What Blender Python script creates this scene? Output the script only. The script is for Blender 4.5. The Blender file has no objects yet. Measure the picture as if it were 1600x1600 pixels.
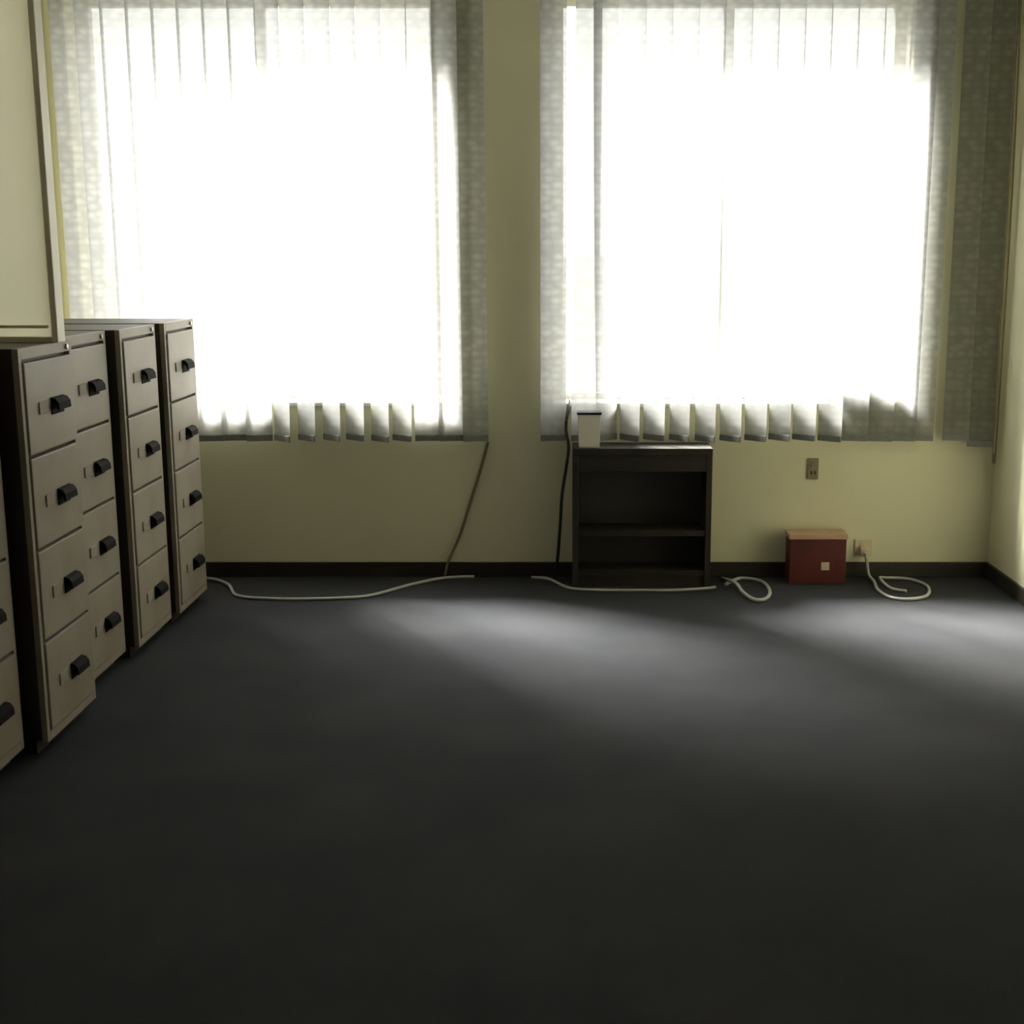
import bpy, bmesh, math, random
from mathutils import Vector, Matrix
random.seed(7)
scn = bpy.context.scene
C = scn.collection
R = math.radians

# ---------------------------------------------------------------- camera
cam_d = bpy.data.cameras.new('camera')
cam = bpy.data.objects.new('camera', cam_d)
C.objects.link(cam)
cam.location = (0, 0, 1.6)
cam.rotation_euler = (R(90) - math.atan(0.195), 0, 0)
cam_d.sensor_width = 36
cam_d.lens = 36 * 2050 / 1600
cam_d.shift_x = -0.05
cam_d.clip_start = 0.05
scn.camera = cam

# ---------------------------------------------------------------- overcast sky
SKY = 18.0
world = bpy.data.worlds.new('overcast_sky')
scn.world = world
world.use_nodes = True
bg = world.node_tree.nodes['Background']
bg.inputs[0].default_value = (1.0, 0.975, 0.955, 1)
wn, wl = world.node_tree.nodes, world.node_tree.links
wtc = wn.new('ShaderNodeTexCoord')
wsp = wn.new('ShaderNodeSeparateXYZ')
wl.new(wtc.outputs['Generated'], wsp.inputs[0])
wmr = wn.new('ShaderNodeMapRange')           # overcast sky: zenith three times the horizon, dull ground below
wmr.inputs['From Min'].default_value = 0.0
wmr.inputs['From Max'].default_value = 1.0
wmr.inputs['To Min'].default_value = SKY / 3
wmr.inputs['To Max'].default_value = SKY
wl.new(wsp.outputs['Z'], wmr.inputs['Value'])
wgt = wn.new('ShaderNodeMath')
wgt.operation = 'GREATER_THAN'
wgt.inputs[1].default_value = 0.0
wl.new(wsp.outputs['Z'], wgt.inputs[0])
wmx = wn.new('ShaderNodeMix')
wmx.inputs['A'].default_value = SKY * 0.17
wl.new(wgt.outputs[0], wmx.inputs['Factor'])
wl.new(wmr.outputs[0], wmx.inputs['B'])
wl.new(wmx.outputs['Result'], bg.inputs[1])

# hazy sun, high and to the left beyond the window wall
sun_d = bpy.data.lights.new('hazy_sun', 'SUN')
sun_d.energy = 76.0
sun_d.angle = R(22)
sun_d.color = (1.0, 0.96, 0.90)
sun = bpy.data.objects.new('hazy_sun', sun_d)
C.objects.link(sun)
sun.location = (-6, 14, 12)
sun.rotation_euler = Vector((1.0, -1.0, -1.35)).to_track_quat('-Z', 'Y').to_euler()

# ---------------------------------------------------------------- exposure
vs = scn.view_settings
vs.view_transform = 'Standard'
vs.look = 'None'
vs.gamma = 1
vs.use_curve_mapping = False
vs.exposure = 0.15
scn.display_settings.display_device = 'sRGB'

# ---------------------------------------------------------------- room dimensions
XL, XR = -2.45, 2.16          # side walls
YB, YF = -2.6, 6.50           # back wall, window wall
ZC = 3.0
WT = 0.28                     # thickness of the window wall
WIN = [(-2.35, -0.60, 0.870, 2.835), (-0.05, 1.66, 0.865, 2.835)]

# sky portals in the two window openings (they emit nothing, they only guide the daylight)
for x0, x1, z0, z1 in WIN:
    ld = bpy.data.lights.new('window_portal', 'AREA')
    ld.shape = 'RECTANGLE'
    ld.size, ld.size_y = x1 - x0, z1 - z0
    ld.cycles.is_portal = True
    lo = bpy.data.objects.new('window_portal', ld)
    C.objects.link(lo)
    lo.location = ((x0 + x1) / 2, YF + WT + 0.02, (z0 + z1) / 2)
    lo.rotation_euler = (R(-90), 0, 0)


# ---------------------------------------------------------------- materials
def mat(name, col, rough=0.6, var=0.0, scale=6.0, col2=None, bump=0.0, bscale=200.0, metal=0.0, spec=0.5, stretch=(1, 1, 1)):
    m = bpy.data.materials.new(name)
    m.use_nodes = True
    nt = m.node_tree
    b = nt.nodes['Principled BSDF']
    b.inputs['Roughness'].default_value = rough
    b.inputs['Metallic'].default_value = metal
    b.inputs['Specular IOR Level'].default_value = spec
    b.inputs['Base Color'].default_value = (*col, 1)
    tc = nt.nodes.new('ShaderNodeTexCoord')
    mp = nt.nodes.new('ShaderNodeMapping')
    mp.inputs['Scale'].default_value = stretch
    nt.links.new(tc.outputs['Object'], mp.inputs['Vector'])
    if var > 0 or col2:
        n = nt.nodes.new('ShaderNodeTexNoise')
        n.inputs['Scale'].default_value = scale
        n.inputs['Detail'].default_value = 5
        nt.links.new(mp.outputs[0], n.inputs['Vector'])
        r = nt.nodes.new('ShaderNodeValToRGB')
        c2 = col2 if col2 else tuple(min(1, c * (1 + var)) for c in col)
        c1 = col if col2 else tuple(c * (1 - var) for c in col)
        r.color_ramp.elements[0].position = 0.35
        r.color_ramp.elements[1].position = 0.68
        r.color_ramp.elements[0].color = (*c1, 1)
        r.color_ramp.elements[1].color = (*c2, 1)
        nt.links.new(n.outputs['Fac'], r.inputs['Fac'])
        nt.links.new(r.outputs['Color'], b.inputs['Base Color'])
    if bump > 0:
        n2 = nt.nodes.new('ShaderNodeTexNoise')
        n2.inputs['Scale'].default_value = bscale
        n2.inputs['Detail'].default_value = 3
        nt.links.new(mp.outputs[0], n2.inputs['Vector'])
        bp = nt.nodes.new('ShaderNodeBump')
        bp.inputs['Strength'].default_value = bump
        bp.inputs['Distance'].default_value = 0.004
        nt.links.new(n2.outputs['Fac'], bp.inputs['Height'])
        nt.links.new(bp.outputs[0], b.inputs['Normal'])
    return m


def slat_material():
    """woven blind fabric: dull grey-cream face, lets daylight glow through, rows of short raised dashes"""
    m = bpy.data.materials.new('blind_fabric')
    m.use_nodes = True
    nt = m.node_tree
    nt.nodes.clear()
    L = nt.links.new
    out = nt.nodes.new('ShaderNodeOutputMaterial')
    tc = nt.nodes.new('ShaderNodeTexCoord')
    mp = nt.nodes.new('ShaderNodeMapping')
    mp.inputs['Scale'].default_value = (20.0, 0.0, 30.0)
    L(tc.outputs['Object'], mp.inputs['Vector'])
    vo = nt.nodes.new('ShaderNodeTexVoronoi')
    vo.feature = 'F1'
    vo.inputs['Scale'].default_value = 1.0
    vo.inputs['Randomness'].default_value = 0.55
    L(mp.outputs[0], vo.inputs['Vector'])
    no = nt.nodes.new('ShaderNodeTexNoise')
    no.inputs['Scale'].default_value = 45
    L(tc.outputs['Object'], no.inputs['Vector'])
    ad = nt.nodes.new('ShaderNodeMath')
    ad.operation = 'MULTIPLY_ADD'
    ad.inputs[1].default_value = 0.35
    L(no.outputs['Fac'], ad.inputs[0])
    L(vo.outputs['Distance'], ad.inputs[2])
    rd = nt.nodes.new('ShaderNodeValToRGB')
    rd.color_ramp.elements[0].position = 0.30
    rd.color_ramp.elements[1].position = 0.85
    rd.color_ramp.elements[0].color = (0.155, 0.16, 0.14, 1)
    rd.color_ramp.elements[1].color = (0.11, 0.115, 0.10, 1)
    L(ad.outputs[0], rd.inputs['Fac'])
    rt = nt.nodes.new('ShaderNodeValToRGB')
    rt.color_ramp.elements[0].position = 0.30
    rt.color_ramp.elements[1].position = 0.85
    rt.color_ramp.elements[0].color = (0.25, 0.245, 0.24, 1)
    rt.color_ramp.elements[1].color = (0.195, 0.193, 0.19, 1)
    L(ad.outputs[0], rt.inputs['Fac'])
    df = nt.nodes.new('ShaderNodeBsdfDiffuse')
    tr = nt.nodes.new('ShaderNodeBsdfTranslucent')
    L(rd.outputs[0], df.inputs['Color'])
    L(rt.outputs[0], tr.inputs['Color'])
    a = nt.nodes.new('ShaderNodeAddShader')
    L(df.outputs[0], a.inputs[0])
    L(tr.outputs[0], a.inputs[1])
    tp = nt.nodes.new('ShaderNodeBsdfTransparent')     # open weave
    mx = nt.nodes.new('ShaderNodeMixShader')
    mx.inputs[0].default_value = 0.07
    L(a.outputs[0], mx.inputs[1])
    L(tp.outputs[0], mx.inputs[2])
    L(mx.outputs[0], out.inputs['Surface'])
    return m


def board_material():
    """thin cream plastic sheet that glows a little when lit from behind"""
    m = mat('cream_board', (0.80, 0.77, 0.61), 0.6, col2=(0.76, 0.72, 0.55), scale=1.5)
    nt = m.node_tree
    b = nt.nodes['Principled BSDF']
    out = nt.nodes['Material Output']
    tr = nt.nodes.new('ShaderNodeBsdfTranslucent')
    tr.inputs[0].default_value = (0.80, 0.765, 0.60, 1)
    mx = nt.nodes.new('ShaderNodeMixShader')
    mx.inputs[0].default_value = 0.72
    nt.links.new(b.outputs[0], mx.inputs[1])
    nt.links.new(tr.outputs[0], mx.inputs[2])
    nt.links.new(mx.outputs[0], out.inputs['Surface'])
    return m


def glass_material():
    m = bpy.data.materials.new('window_glass')
    m.use_nodes = True
    nt = m.node_tree
    nt.nodes.clear()
    out = nt.nodes.new('ShaderNodeOutputMaterial')
    t = nt.nodes.new('ShaderNodeBsdfTransparent')
    t.inputs[0].default_value = (0.93, 0.95, 0.94, 1)
    g = nt.nodes.new('ShaderNodeBsdfGlossy')
    g.inputs['Roughness'].default_value = 0.02
    mx = nt.nodes.new('ShaderNodeMixShader')
    mx.inputs[0].default_value = 0.06
    nt.links.new(t.outputs[0], mx.inputs[1])
    nt.links.new(g.outputs[0], mx.inputs[2])
    nt.links.new(mx.outputs[0], out.inputs['Surface'])
    return m


M = {
    'wall': mat('cream_wall_paint', (0.725, 0.69, 0.49), 0.75, col2=(0.685, 0.65, 0.45), scale=1.6, bump=0.08, bscale=120),
    'ceiling': mat('ceiling_paint', (0.86, 0.85, 0.80), 0.9, var=0.03),
    'carpet': mat('dark_carpet', (0.031, 0.032, 0.037), 0.95, col2=(0.042, 0.042, 0.046), scale=2.2, bump=0.6, bscale=420, spec=0.15),
    'skirting': mat('dark_skirting', (0.020, 0.014, 0.009), 0.55, var=0.2, scale=4),
    'sill': mat('sill_paint', (0.72, 0.70, 0.64), 0.5, var=0.05),
    'frame': mat('window_frame_paint', (0.55, 0.55, 0.53), 0.45, var=0.05),
    'rail': mat('blind_rail_enamel', (0.62, 0.61, 0.57), 0.4, var=0.04),
    'hem': mat('blind_hem', (0.20, 0.20, 0.185), 0.8, var=0.1, scale=60),
    'cab_body': mat('brown_enamel', (0.035, 0.027, 0.020), 0.5, var=0.15, scale=3),
    'cab_front': mat('beige_enamel', (0.335, 0.30, 0.245), 0.5, col2=(0.28, 0.235, 0.18), scale=3.5),
    'cab_handle': mat('black_handle', (0.008, 0.006, 0.005), 0.8, var=0.2, spec=0.15),
    'card': mat('label_card', (0.30, 0.27, 0.22), 0.7, var=0.08),
    'chrome': mat('dull_chrome', (0.45, 0.44, 0.42), 0.35, metal=0.8, var=0.05),
    'board': board_material(),
    'board_frame': mat('pale_board_frame', (0.85, 0.81, 0.66), 0.4, var=0.04),
    'dark_wood': mat('dark_wood', (0.017, 0.013, 0.010), 0.7, col2=(0.030, 0.023, 0.017), scale=5, stretch=(1, 1, 0.15)),
    'dark_back': mat('dark_back_board', (0.050, 0.046, 0.038), 0.6, var=0.15, scale=5),
    'white_card': mat('white_cardboard', (0.80, 0.77, 0.70), 0.6, var=0.04),
    'black_plastic': mat('black_plastic', (0.012, 0.012, 0.012), 0.4, var=0.2),
    'red_card': mat('red_cardboard', (0.10, 0.011, 0.007), 0.5, col2=(0.075, 0.009, 0.006), scale=9),
    'red_lid': mat('red_lid_lit_tan', (0.52, 0.34, 0.22), 0.5, col2=(0.47, 0.29, 0.18), scale=9),  # window light on the red box's top, put into the lid colour
    'white_cable': mat('white_cable', (0.40, 0.39, 0.37), 0.45, var=0.05, scale=30),
    'grey_cable': mat('grey_cable', (0.16, 0.14, 0.08), 0.5, var=0.1, scale=30),
    'black_cable': mat('black_cable', (0.015, 0.014, 0.012), 0.45, var=0.1, scale=30),
    'brown_plastic': mat('brown_plastic', (0.24, 0.19, 0.11), 0.5, var=0.1, scale=20),
    'ivory_plastic': mat('ivory_plastic', (0.62, 0.52, 0.38), 0.45, var=0.06, scale=20),
    'bag': mat('dark_grey_bag_cloth', (0.022, 0.022, 0.024), 0.7, var=0.3, scale=14, bump=0.4, bscale=60),
    'slat': slat_material(),
    'glass': glass_material(),
}


# ---------------------------------------------------------------- mesh helpers
def add_box(bm, x0, x1, y0, y1, z0, z1, bevel=0.0, mtx=None):
    vs_ = bmesh.ops.create_cube(bm, size=1.0)['verts']
    bmesh.ops.scale(bm, vec=(x1 - x0, y1 - y0, z1 - z0), verts=vs_)
    bmesh.ops.translate(bm, vec=((x0 + x1) / 2, (y0 + y1) / 2, (z0 + z1) / 2), verts=vs_)
    if bevel > 0:
        es = list({e for v in vs_ for e in v.link_edges})
        r = bmesh.ops.bevel(bm, geom=es, offset=bevel, segments=2, affect='EDGES', profile=0.6)
        vs_ = list({v for f in r['faces'] for v in f.verts} | {v for v in vs_ if v.is_valid})
    if mtx is not None:
        bmesh.ops.transform(bm, matrix=mtx, verts=vs_)
    return vs_


def link(name, bm, m, parent=None, smooth=False, kind=None):
    me = bpy.data.meshes.new(name)
    bmesh.ops.recalc_face_normals(bm, faces=bm.faces)
    bm.to_mesh(me)
    bm.free()
    me.materials.append(m)
    if smooth:
        for p in me.polygons:
            p.use_smooth = True
    o = bpy.data.objects.new(name, me)
    C.objects.link(o)
    if parent:
        o.parent = parent
    if kind:
        o['kind'] = kind
    return o


def box(name, x0, x1, y0, y1, z0, z1, m, parent=None, bevel=0.0, kind=None):
    bm = bmesh.new()
    add_box(bm, x0, x1, y0, y1, z0, z1, bevel)
    return link(name, bm, m, parent, kind=kind)


def tag(o, label, cat, group=None):
    o['label'] = label
    o['category'] = cat
    if group:
        o['group'] = group
    return o


def thing(name, label, cat, loc=(0, 0, 0), rotz=0.0, group=None):
    o = bpy.data.objects.new(name, None)
    o.empty_display_size = 0.1
    C.objects.link(o)
    o.location = loc
    o.rotation_euler = (0, 0, rotz)
    return tag(o, label, cat, group)


def smooth_path(pts, n=10):
    """Catmull-Rom through the points"""
    P = [Vector(p) for p in pts]
    P = [P[0] * 2 - P[1]] + P + [P[-1] * 2 - P[-2]]
    out = []
    for i in range(1, len(P) - 2):
        for k in range(n):
            t = k / n
            a, b, c, d = P[i - 1], P[i], P[i + 1], P[i + 2]
            out.append(0.5 * (2 * b + (c - a) * t + (2 * a - 5 * b + 4 * c - d) * t * t + (3 * b - a - 3 * c + d) * t ** 3))
    out.append(P[-2].copy())
    return out


def add_tube(bm, pts, r, sides=8):
    rings = []
    n = len(pts)
    up = Vector((0.13, 0.21, 1)).normalized()
    for i, p in enumerate(pts):
        t = (pts[min(i + 1, n - 1)] - pts[max(i - 1, 0)]).normalized()
        a = t.cross(up)
        if a.length < 1e-3:
            a = t.cross(Vector((1, 0, 0)))
        a.normalize()
        b = t.cross(a).normalized()
        rings.append([bm.verts.new(p + (a * math.cos(2 * math.pi * k / sides) + b * math.sin(2 * math.pi * k / sides)) * r) for k in range(sides)])
    for i in range(n - 1):
        for k in range(sides):
            bm.faces.new((rings[i][k], rings[i][(k + 1) % sides], rings[i + 1][(k + 1) % sides], rings[i + 1][k]))
    bm.faces.new(rings[0])
    bm.faces.new(rings[-1][::-1])


def tube(name, pts, r, m, parent=None, n=10):
    bm = bmesh.new()
    add_tube(bm, smooth_path(pts, n), r)
    return link(name, bm, m, parent, smooth=True)


# ---------------------------------------------------------------- room shell
box('floor', XL - 0.2, XR + 0.2, YB - 0.2, YF + WT, -0.15, 0.0, M['carpet'], kind='structure')
box('ceiling', XL - 0.2, XR + 0.2, YB - 0.2, YF + WT, ZC, ZC + 0.15, M['ceiling'], kind='structure')
box('wall_left', XL - 0.2, XL, YB - 0.2, YF + WT, 0, ZC, M['wall'], kind='structure')
box('wall_right', XR, XR + 0.2, YB - 0.2, YF + WT, 0, ZC, M['wall'], kind='structure')
box('wall_back', XL, XR, YB - 0.2, YB, 0, ZC, M['wall'], kind='structure')

bm = bmesh.new()                      # window wall with two openings, one mesh
xs = [XL, WIN[0][0], WIN[0][1], WIN[1][0], WIN[1][1], XR]
for a, b in ((0, 1), (2, 3), (4, 5)):
    add_box(bm, xs[a], xs[b], YF, YF + WT, 0, ZC)
for x0, x1, z0, z1 in WIN:
    add_box(bm, x0, x1, YF, YF + WT, 0, z0)
    add_box(bm, x0, x1, YF, YF + WT, z1, ZC)
bmesh.ops.remove_doubles(bm, verts=bm.verts, dist=1e-5)
link('wall_front', bm, M['wall'], kind='structure')

box('baseboard_front', XL + 0.016, XR - 0.016, YF - 0.016, YF, 0, 0.075, M['skirting'], bevel=0.004, kind='structure')
box('baseboard_right', XR - 0.016, XR, YB, YF, 0, 0.075, M['skirting'], bevel=0.004, kind='structure')
box('baseboard_left', XL, XL + 0.016, YB, YF, 0, 0.075, M['skirting'], bevel=0.004, kind='structure')

# windows: frame, mullion, two panes, sill
for i, (x0, x1, z0, z1) in enumerate(WIN):
    w = bpy.data.objects.new('window_%d' % (i + 1), None)
    C.objects.link(w)
    w.location = ((x0 + x1) / 2, YF + WT - 0.06, z0)
    w['kind'] = 'structure'
    hw, hh, t = (x1 - x0) / 2, z1 - z0, 0.05
    bm = bmesh.new()
    add_box(bm, -hw, -hw + t, -0.03, 0.03, 0, hh, 0.004)
    add_box(bm, hw - t, hw, -0.03, 0.03, 0, hh, 0.004)
    add_box(bm, -hw + t, hw - t, -0.03, 0.03, 0, t, 0.004)
    add_box(bm, -hw + t, hw - t, -0.03, 0.03, hh - t, hh, 0.004)
    link('window_frame', bm, M['frame'], w)
    box('mullion', -0.025, 0.025, -0.028, 0.028, t, hh - t, M['frame'], w, 0.004)
    for s in (-1, 1):
        a, b = sorted((s * 0.025, s * (hw - t)))
        box('pane', a, b, -0.003, 0.003, t, hh - t, M['glass'], w)
    box('window_sill', -hw, hw, -WT + 0.06 - 0.020, -0.03, 0.0, 0.020, M['sill'], w, 0.004)


# ---------------------------------------------------------------- vertical blinds
def make_slat(parent, x, ang_top, ang_bot, drift, ztop, zbot, base_z, width=0.127, sway=0.0):
    """one fabric vane: gently cupped strip, twisted between top and bottom; parent-space x, z measured from base_z"""
    bm = bmesh.new()
    nz, nx = 14, 6
    grid = []
    h = ztop - zbot
    for j in range(nz + 1):
        t = j / nz                                  # 0 top, 1 bottom
        ang = R(ang_top + (ang_bot - ang_top) * t ** 1.3)
        row = []
        for i in range(nx + 1):
            u = (i / nx - 0.5)
            cup = 0.007 * (1 - 4 * u * u)
            px, py = u * width, -cup
            row.append(bm.verts.new((px * math.cos(ang) - py * math.sin(ang) + drift * t * t,
                                     px * math.sin(ang) + py * math.cos(ang) + sway * t * t,
                                     -h * t)))
        grid.append(row)
    for j in range(nz):
        for i in range(nx):
            bm.faces.new((grid[j][i], grid[j][i + 1], grid[j + 1][i + 1], grid[j + 1][i]))
    s = link('slat', bm, M['slat'], parent, smooth=True)
    s.location = (x, 0, ztop - base_z)
    # stitched weight pocket at the foot of the vane
    mt = Matrix.Translation((drift, sway, -h)) @ Matrix.Rotation(R(ang_bot), 4, 'Z')
    bm = bmesh.new()
    add_box(bm, -width / 2 + 0.002, width / 2 - 0.002, -0.0075, 0.0015, 0.0, 0.030, 0.001, mt)
    link('weight_pocket', bm, M['hem'], s)
    bm = bmesh.new()
    add_box(bm, -0.010, 0.010, -0.012, -0.002, -0.012, 0.020, 0.0, Matrix.Rotation(R(ang_top), 4, 'Z'))
    link('hanger_clip', bm, M['rail'], s)
    return s


BY = 6.424
ZT, ZB = 2.92, 0.705


def blind(label, x0, x1, specs):
    root = thing('vertical_blind', label, 'blind', ((x0 + x1) / 2, BY, ZB))
    cx = (x0 + x1) / 2
    bm = bmesh.new()
    add_box(bm, x0 - cx, x1 - cx, -0.022, 0.022, ZT - ZB + 0.018, ZT - ZB + 0.058, 0.004)
    link('headrail', bm, M['rail'], root)
    for k in range(3):
        xx = (x0 - cx) + (x1 - x0) * (0.12 + 0.38 * k)
        box('rail_bracket', xx - 0.02, xx + 0.02, 0.0, YF - BY, ZT - ZB + 0.056, ZT - ZB + 0.062, M['rail'], root)
    for (x, at, ab, dr, dz) in specs:
        make_slat(root, x - cx, at, ab, dr, ZT, ZB + dz, ZB)
    return root


# (x, angle at the rail, angle at the foot, sideways drift, foot height offset)
sp = []
N = 17
for k in range(N):
    x = -2.325 + k * (1.89 / (N - 1))
    j = random.uniform(-3, 3)
    if 8 <= k <= 13:
        sp.append((x, -15 + j, -40 + random.uniform(-4, 4), random.uniform(-.006, .006), random.uniform(-.004, .004)))
    elif k >= 14:
        sp.append((x, 12 + j, 8 + j, 0.004, random.uniform(-.004, .002)))
    else:
        sp.append((x, 14 + j, 10 + random.uniform(-3, 3), random.uniform(-.004, .004), random.uniform(-.003, .003)))
lb = blind('closed patterned vertical blind over the window beside the filing cabinets', -2.40, -0.365, sp)

sp = []
N = 18
for k in range(N):
    x = -0.045 + k * (2.10 / (N - 1))
    j = random.uniform(-3, 3)
    dz = random.uniform(-.004, .004)
    if k == 0:
        sp.append((x, 10, 8, -0.004, dz))
    elif k == 1:
        sp.append((x + 0.042, 12, 8, -0.02, dz))
    elif k == 2:
        sp.append((x, 14, 38, 0.012, dz))
    elif k <= 10:
        sp.append((x, -14 + j, -43 + random.uniform(-4, 4), random.uniform(-.006, .006), dz))
    elif k == 11:
        sp.append((x, -12, -38, 0.0, dz))
    elif k <= 13:
        sp.append((x, -10 + j, -12, 0.0, dz))
    elif k == 14:
        sp.append((x, -8, -10, -0.012, dz))
    elif k == 15:
        sp.append((x - 0.042, -8, -8, -0.006, dz))
    else:
        sp.append((x, -6 + j, -10, 0.004, dz - (0.03 if k == N - 1 else 0.0)))
rb = blind('patterned vertical blind with parted slat ends behind the dark bookcase', -0.10, 2.125, sp)
# pull cord of that blind, beside the last slat in the corner
bm = bmesh.new()
cx = (-0.10 + 2.125) / 2
add_tube(bm, smooth_path([(2.105 - cx, -0.012, 2.21), (2.11 - cx, -0.026, 1.2), (2.115 - cx, -0.026, 0.0), (2.122 - cx, -0.026, -0.055),
                          (2.130 - cx, -0.026, 0.0), (2.130 - cx, -0.026, 1.2), (2.115 - cx, -0.012, 2.21)], 8), 0.0035)
link('pull_cord', bm, M['brown_plastic'], rb, smooth=True)


# ---------------------------------------------------------------- filing cabinets
CW, CD, CH = 0.445, 0.62, 1.32


def make_cabinet():
    """local space: front faces +x at x = 0, width along y from 0 to CW, base at z = 0"""
    root = thing('filing_cabinet', 'x', 'filing cabinet')
    bm = bmesh.new()
    add_box(bm, -CD, -0.024, 0, CW, 0.05, CH, 0.004)
    link('body', bm, M['cab_body'], root)
    box('plinth', -CD + 0.02, -0.05, 0.012, CW - 0.012, 0, 0.052, M['cab_body'], root)
    bm = bmesh.new()
    add_box(bm, -0.026, -0.006, 0.0, 0.022, 0.045, CH, 0.002)
    add_box(bm, -0.026, -0.006, CW - 0.022, CW, 0.045, CH, 0.002)
    add_box(bm, -0.026, -0.006, 0.022, CW - 0.022, CH - 0.035, CH, 0.002)
    add_box(bm, -0.026, -0.006, 0.022, CW - 0.022, 0.045, 0.075, 0.002)
    link('front_frame', bm, M['cab_front'], root)
    z0, dh = 0.080, 0.301
    for k in range(4):
        za, zb = z0 + k * dh, z0 + (k + 1) * dh - 0.010
        bm = bmesh.new()
        add_box(bm, -0.030, 0.0, 0.026, CW - 0.026, za, zb, 0.005)
        d = link('drawer', bm, M['cab_front'], root)
        zh = za + 0.135
        yc = CW * 0.60
        # cup handle: curved lip swept along y
        bm = bmesh.new()
        prof = [(0.0, 0.030), (0.016, 0.026), (0.026, 0.012), (0.028, -0.010), (0.022, -0.012), (0.018, 0.008), (0.0, 0.012)]
        hw = 0.052
        ra = [bm.verts.new((px, yc - hw, zh + pz)) for px, pz in prof]
        rb_ = [bm.verts.new((px, yc + hw, zh + pz)) for px, pz in prof]
        n = len(prof)
        for q in range(n):
            bm.faces.new((ra[q], ra[(q + 1) % n], rb_[(q + 1) % n], rb_[q]))
        bm.faces.new(ra[::-1])
        bm.faces.new(rb_)
        add_box(bm, 0.0, 0.003, yc - hw, yc + hw, zh - 0.026, zh + 0.030)
        link('handle', bm, M['cab_handle'], d)
        bm = bmesh.new()
        add_box(bm, 0.0, 0.005, yc - 0.155, yc - 0.085, zh - 0.014, zh + 0.026, 0.0015)
        lh = link('label_holder', bm, M['card'], d)
        lh['label'] = 'small brownish card label'
    bm = bmesh.new()
    c = bmesh.ops.create_cone(bm, cap_ends=True, segments=12, radius1=0.010, radius2=0.009, depth=0.008)
    bmesh.ops.rotate(bm, verts=c['verts'], matrix=Matrix.Rotation(R(90), 3, 'Y'))
    bmesh.ops.translate(bm, verts=c['verts'], vec=(-0.003, CW - 0.05, CH - 0.018))
    link('lock', bm, M['chrome'], root)
    return root


def copy_tree(o, parent=None):
    c = o.copy()
    C.objects.link(c)
    c.parent = parent
    for ch in list(o.children):
        copy_tree(ch, c)
    return c


cabs = [(-1.670, 4.050, 'beige filing cabinet with the framed cream board standing on top of it'),
        (-1.730, 3.560, 'beige filing cabinet on the room side of the one carrying the cream board'),
        (-1.748, 4.615, 'beige filing cabinet set back next to the one carrying the cream board'),
        (-1.708, 5.105, 'beige filing cabinet second from the window wall, dark gap on both sides'),
        (-1.690, 5.620, 'beige filing cabinet at the window end of the row, against the blind')]
proto = make_cabinet()
for i, (x, y, lab) in enumerate(cabs):
    o = proto if i == 0 else copy_tree(proto)
    o.location = (x, y, 0)
    o['label'] = lab
    o['group'] = 'filing cabinets along the left wall'

# ---------------------------------------------------------------- framed board standing on a cabinet
bx0, bx1, by, bz0, bz1 = XL + 0.012, -1.662, 4.345, CH, CH + 1.30
t = thing('framed_board', 'large cream board in a pale frame standing on the filing cabinets', 'board', ((bx0 + bx1) / 2, by, bz0))
hw = (bx1 - bx0) / 2
hh = bz1 - bz0
fw = 0.020
bm = bmesh.new()                      # one thin translucent sheet held in the frame's groove
bm.faces.new([bm.verts.new(v) for v in ((-hw + fw - 0.004, 0.014, fw - 0.004), (hw - fw + 0.004, 0.014, fw - 0.004), (hw - fw + 0.004, 0.014, hh - fw + 0.004), (-hw + fw - 0.004, 0.014, hh - fw + 0.004))])
link('panel', bm, M['board'], t)
bm = bmesh.new()
add_box(bm, -hw, -hw + fw, 0, 0.066, 0, hh, 0.004)
add_box(bm, hw - fw, hw, 0, 0.066, 0, hh, 0.004)
add_box(bm, -hw + fw, hw - fw, 0, 0.066, 0, fw, 0.004)
add_box(bm, -hw + fw, hw - fw, 0, 0.066, hh - fw, hh, 0.004)
link('frame', bm, M['board_frame'], t)
box('ledge', -hw + fw, hw - fw - 0.01, -0.012, 0.006, fw + 0.028, fw + 0.038, M['board_frame'], t, 0.002)

# ---------------------------------------------------------------- dark bookcase under the right window
kx0, kx1, ky0, ky1, kz = 0.046, 0.722, 6.27, 6.478, 0.690
t = thing('bookcase', 'low dark brown open bookcase standing against the wall below the blind', 'bookcase', ((kx0 + kx1) / 2, (ky0 + ky1) / 2, 0))
hw, hd = (kx1 - kx0) / 2, (ky1 - ky0) / 2
box('top_panel', -hw, hw, -hd - 0.006, hd, kz - 0.034, kz, M['dark_wood'], t, 0.003)
for s in (-1, 1):
    a, b = sorted((s * hw, s * (hw - 0.028)))
    box('side_panel', a, b, -hd, hd, 0, kz - 0.034, M['dark_wood'], t, 0.002)
box('back_panel', -hw + 0.028, hw - 0.028, hd - 0.012, hd - 0.002, 0.05, kz - 0.034, M['dark_back'], t)
box('shelf', -hw + 0.028, hw - 0.028, -hd + 0.004, hd - 0.012, 0.255, 0.283, M['dark_wood'], t, 0.002)
box('shelf', -hw + 0.028, hw - 0.028, -hd + 0.004, hd - 0.012, 0.055, 0.080, M['dark_wood'], t, 0.002)
box('plinth', -hw + 0.028, hw - 0.028, -hd + 0.012, -hd + 0.026, 0.0, 0.055, M['dark_wood'], t)
box('top_rail', -hw + 0.028, hw - 0.028, -hd + 0.002, -hd + 0.018, kz - 0.115, kz - 0.034, M['dark_wood'], t)

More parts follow.
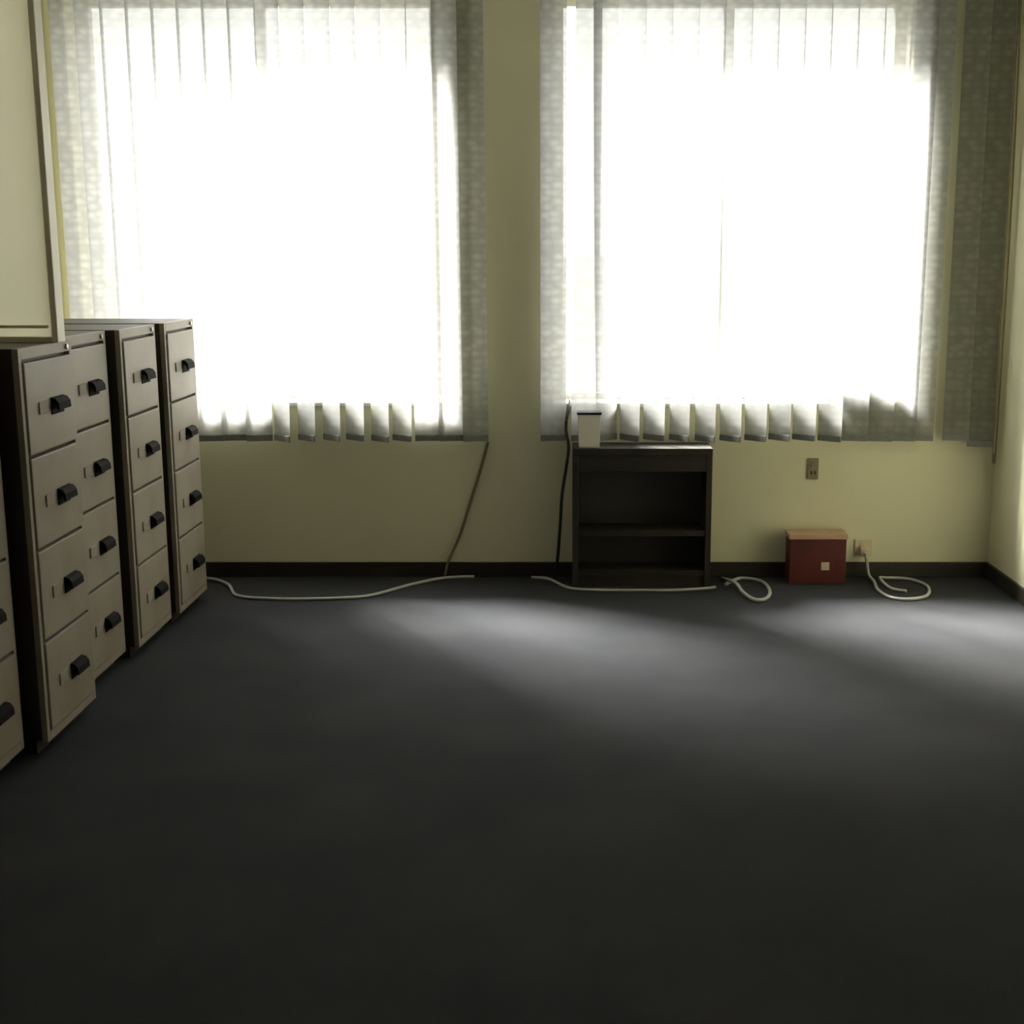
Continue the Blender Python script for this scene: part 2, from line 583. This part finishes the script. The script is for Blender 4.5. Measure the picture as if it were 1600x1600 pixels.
# white carton with a dark lid on the bookcase
t = thing('carton', 'small white carton with a dark lid on the bookcase', 'carton', (0.126, 6.325, kz))
bm = bmesh.new()
vs_ = add_box(bm, -0.056, 0.056, -0.038, 0.038, 0, 0.165, 0.003)
for v in bm.verts:
    k = 0.90 + 0.10 * v.co.z / 0.165
    v.co.x *= k
    v.co.y *= k
link('carton_body', bm, M['white_card'], t)
box('lid', -0.060, 0.060, -0.042, 0.042, 0.160, 0.172, M['black_plastic'], t, 0.003)

# black cable from the carton end of the bookcase down its side to the floor
tag(tube('power_cable', [(0.034, 6.56, 0.894), (0.034, 6.50, 0.894), (0.034, 6.435, 0.888), (0.018, 6.370, 0.83), (0.014, 6.36, 0.77), (0.026, 6.33, 0.69), (0.016, 6.31, 0.60), (-0.006, 6.33, 0.45), (-0.016, 6.36, 0.28),
                         (-0.030, 6.40, 0.10), (-0.046, 6.42, 0.012), (-0.075, 6.43, 0.008), (-0.115, 6.45, 0.008)], 0.008, M['black_cable']),
    'black power cable hanging down beside the bookcase to the floor', 'cable')

# ---------------------------------------------------------------- dark bag lying on the sill behind the slats
bm = bmesh.new()
bmesh.ops.create_icosphere(bm, subdivisions=4, radius=1.0)
for v in bm.verts:
    x, y, z = v.co
    e = lambda a, p: math.copysign(abs(a) ** p, a)
    x2, y2, z2 = e(x, 0.65), e(y, 0.75), e(z, 0.8)
    n = 0.06 * math.sin(7 * x + 3 * z) + 0.05 * math.sin(11 * y + 5 * x)
    hgt = 0.085 * (1.0 - 0.35 * (x2 * 0.5 + 0.5)) * (1 + n)
    v.co = (x2 * 0.175 * (1 + 0.3 * n), y2 * 0.055, max(0.0, 0.055 + z2 * hgt))
bag = link('cloth_bag', bm, M['bag'], smooth=True)
bag.location = (1.475, 6.518, 0.865 + 0.021)
tag(bag, 'dark crumpled cloth bag lying on the sill behind the blind', 'bag')

# ---------------------------------------------------------------- red box beside the wall
t = thing('red_box', 'dark red cardboard box with a lid painted tan as window light, on the floor against the skirting', 'box', (1.262, 6.400, 0))
box('box_body', -0.140, 0.140, -0.062, 0.062, 0, 0.225, M['red_card'], t, 0.003)
box('lid', -0.146, 0.146, -0.068, 0.068, 0.226, 0.252, M['red_lid'], t, 0.004)
p = box('paper_label', 0.018, 0.058, -0.0635, -0.0615, 0.070, 0.110, M['ivory_plastic'], t)
p['label'] = 'small pale paper label'

# ---------------------------------------------------------------- sockets on the wall
def socket(label, x, z, w, h, m, holes=True):
    t = thing('wall_socket', label, 'socket', (x, YF, z))
    box('plate', -w / 2, w / 2, -0.010, 0, -h / 2, h / 2, m, t, 0.003)
    box('rocker', -w * 0.18, w * 0.18, -0.015, -0.009, h * 0.05, h * 0.34, m, t, 0.001)
    for s in (-1, 1):
        box('pin_hole', s * w * 0.17 - 0.004, s * w * 0.17 + 0.004, -0.0115, -0.0095, -h * 0.28, -h * 0.10, M['black_plastic'], t)


socket('small brown socket plate on the wall under the window blind', 1.252, 0.555, 0.055, 0.105, M['brown_plastic'])
socket('ivory socket low on the wall next to the red box', 1.520, 0.150, 0.085, 0.085, M['ivory_plastic'])
t = thing('plug', 'ivory plug pushed into the low socket beside the red box', 'plug', (1.520, YF - 0.012, 0.135))
box('plug_body', -0.022, 0.022, -0.045, 0, -0.022, 0.022, M['ivory_plastic'], t, 0.006)
box('plug_collar', -0.008, 0.008, -0.060, -0.043, -0.012, 0.004, M['ivory_plastic'], t, 0.003)

# ---------------------------------------------------------------- cables
def cable(name, label, pts, r, m):
    return tag(tube(name, pts, r, m), label, 'cable')


r = 0.008
cable('white_cable', 'white cable lying in a long sag on the carpet below the window beside the cabinets',
      [(-2.05, 6.44, r), (-1.80, 6.42, r), (-1.66, 6.30, r), (-1.56, 6.08, r), (-1.40, 6.02, r), (-1.24, 6.01, r), (-1.05, 6.03, r), (-0.92, 6.08, r),
       (-0.76, 6.28, r), (-0.61, 6.42, r), (-0.45, 6.455, r)], r, M['white_cable'])
cable('white_cable', 'white cable running along the carpet in front of the bookcase',
      [(-0.16, 6.44, r), (-0.07, 6.40, r), (0.03, 6.22, r), (0.18, 6.18, r), (0.37, 6.175, r), (0.55, 6.18, r), (0.70, 6.215, r), (0.745, 6.235, r)], r, M['white_cable'])
cable('white_cable', 'short tangled white cable on the carpet between bookcase and red box',
      [(0.80, 6.29, r), (0.84, 6.36, r), (0.90, 6.42, r), (0.99, 6.35, r), (1.00, 6.16, r), (0.96, 6.02, r), (0.90, 5.98, 0.014), (0.86, 6.10, 0.020), (0.845, 6.24, 0.028), (0.80, 6.42, r)], 0.009, M['white_cable'])
cable('white_cable', 'white cable looped on the carpet and leading to the low socket',
      [(1.520, 6.424, 0.131), (1.522, 6.41, 0.10), (1.535, 6.41, 0.03), (1.55, 6.36, r), (1.53, 6.18, r), (1.56, 6.04, r), (1.64, 6.01, r), (1.74, 6.08, r),
       (1.79, 6.26, r), (1.74, 6.40, r), (1.63, 6.43, r), (1.58, 6.36, 0.022), (1.60, 6.22, r), (1.66, 6.16, r)], r, M['white_cable'])
cable('grey_cable', 'dull grey cable running slantwise down the wall between the windows',
      [(-0.375, 6.492, 0.69), (-0.40, 6.492, 0.60), (-0.43, 6.492, 0.50), (-0.475, 6.492, 0.36), (-0.52, 6.490, 0.22), (-0.565, 6.486, 0.12), (-0.585, 6.476, 0.074), (-0.60, 6.470, 0.012)], 0.007, M['grey_cable'])
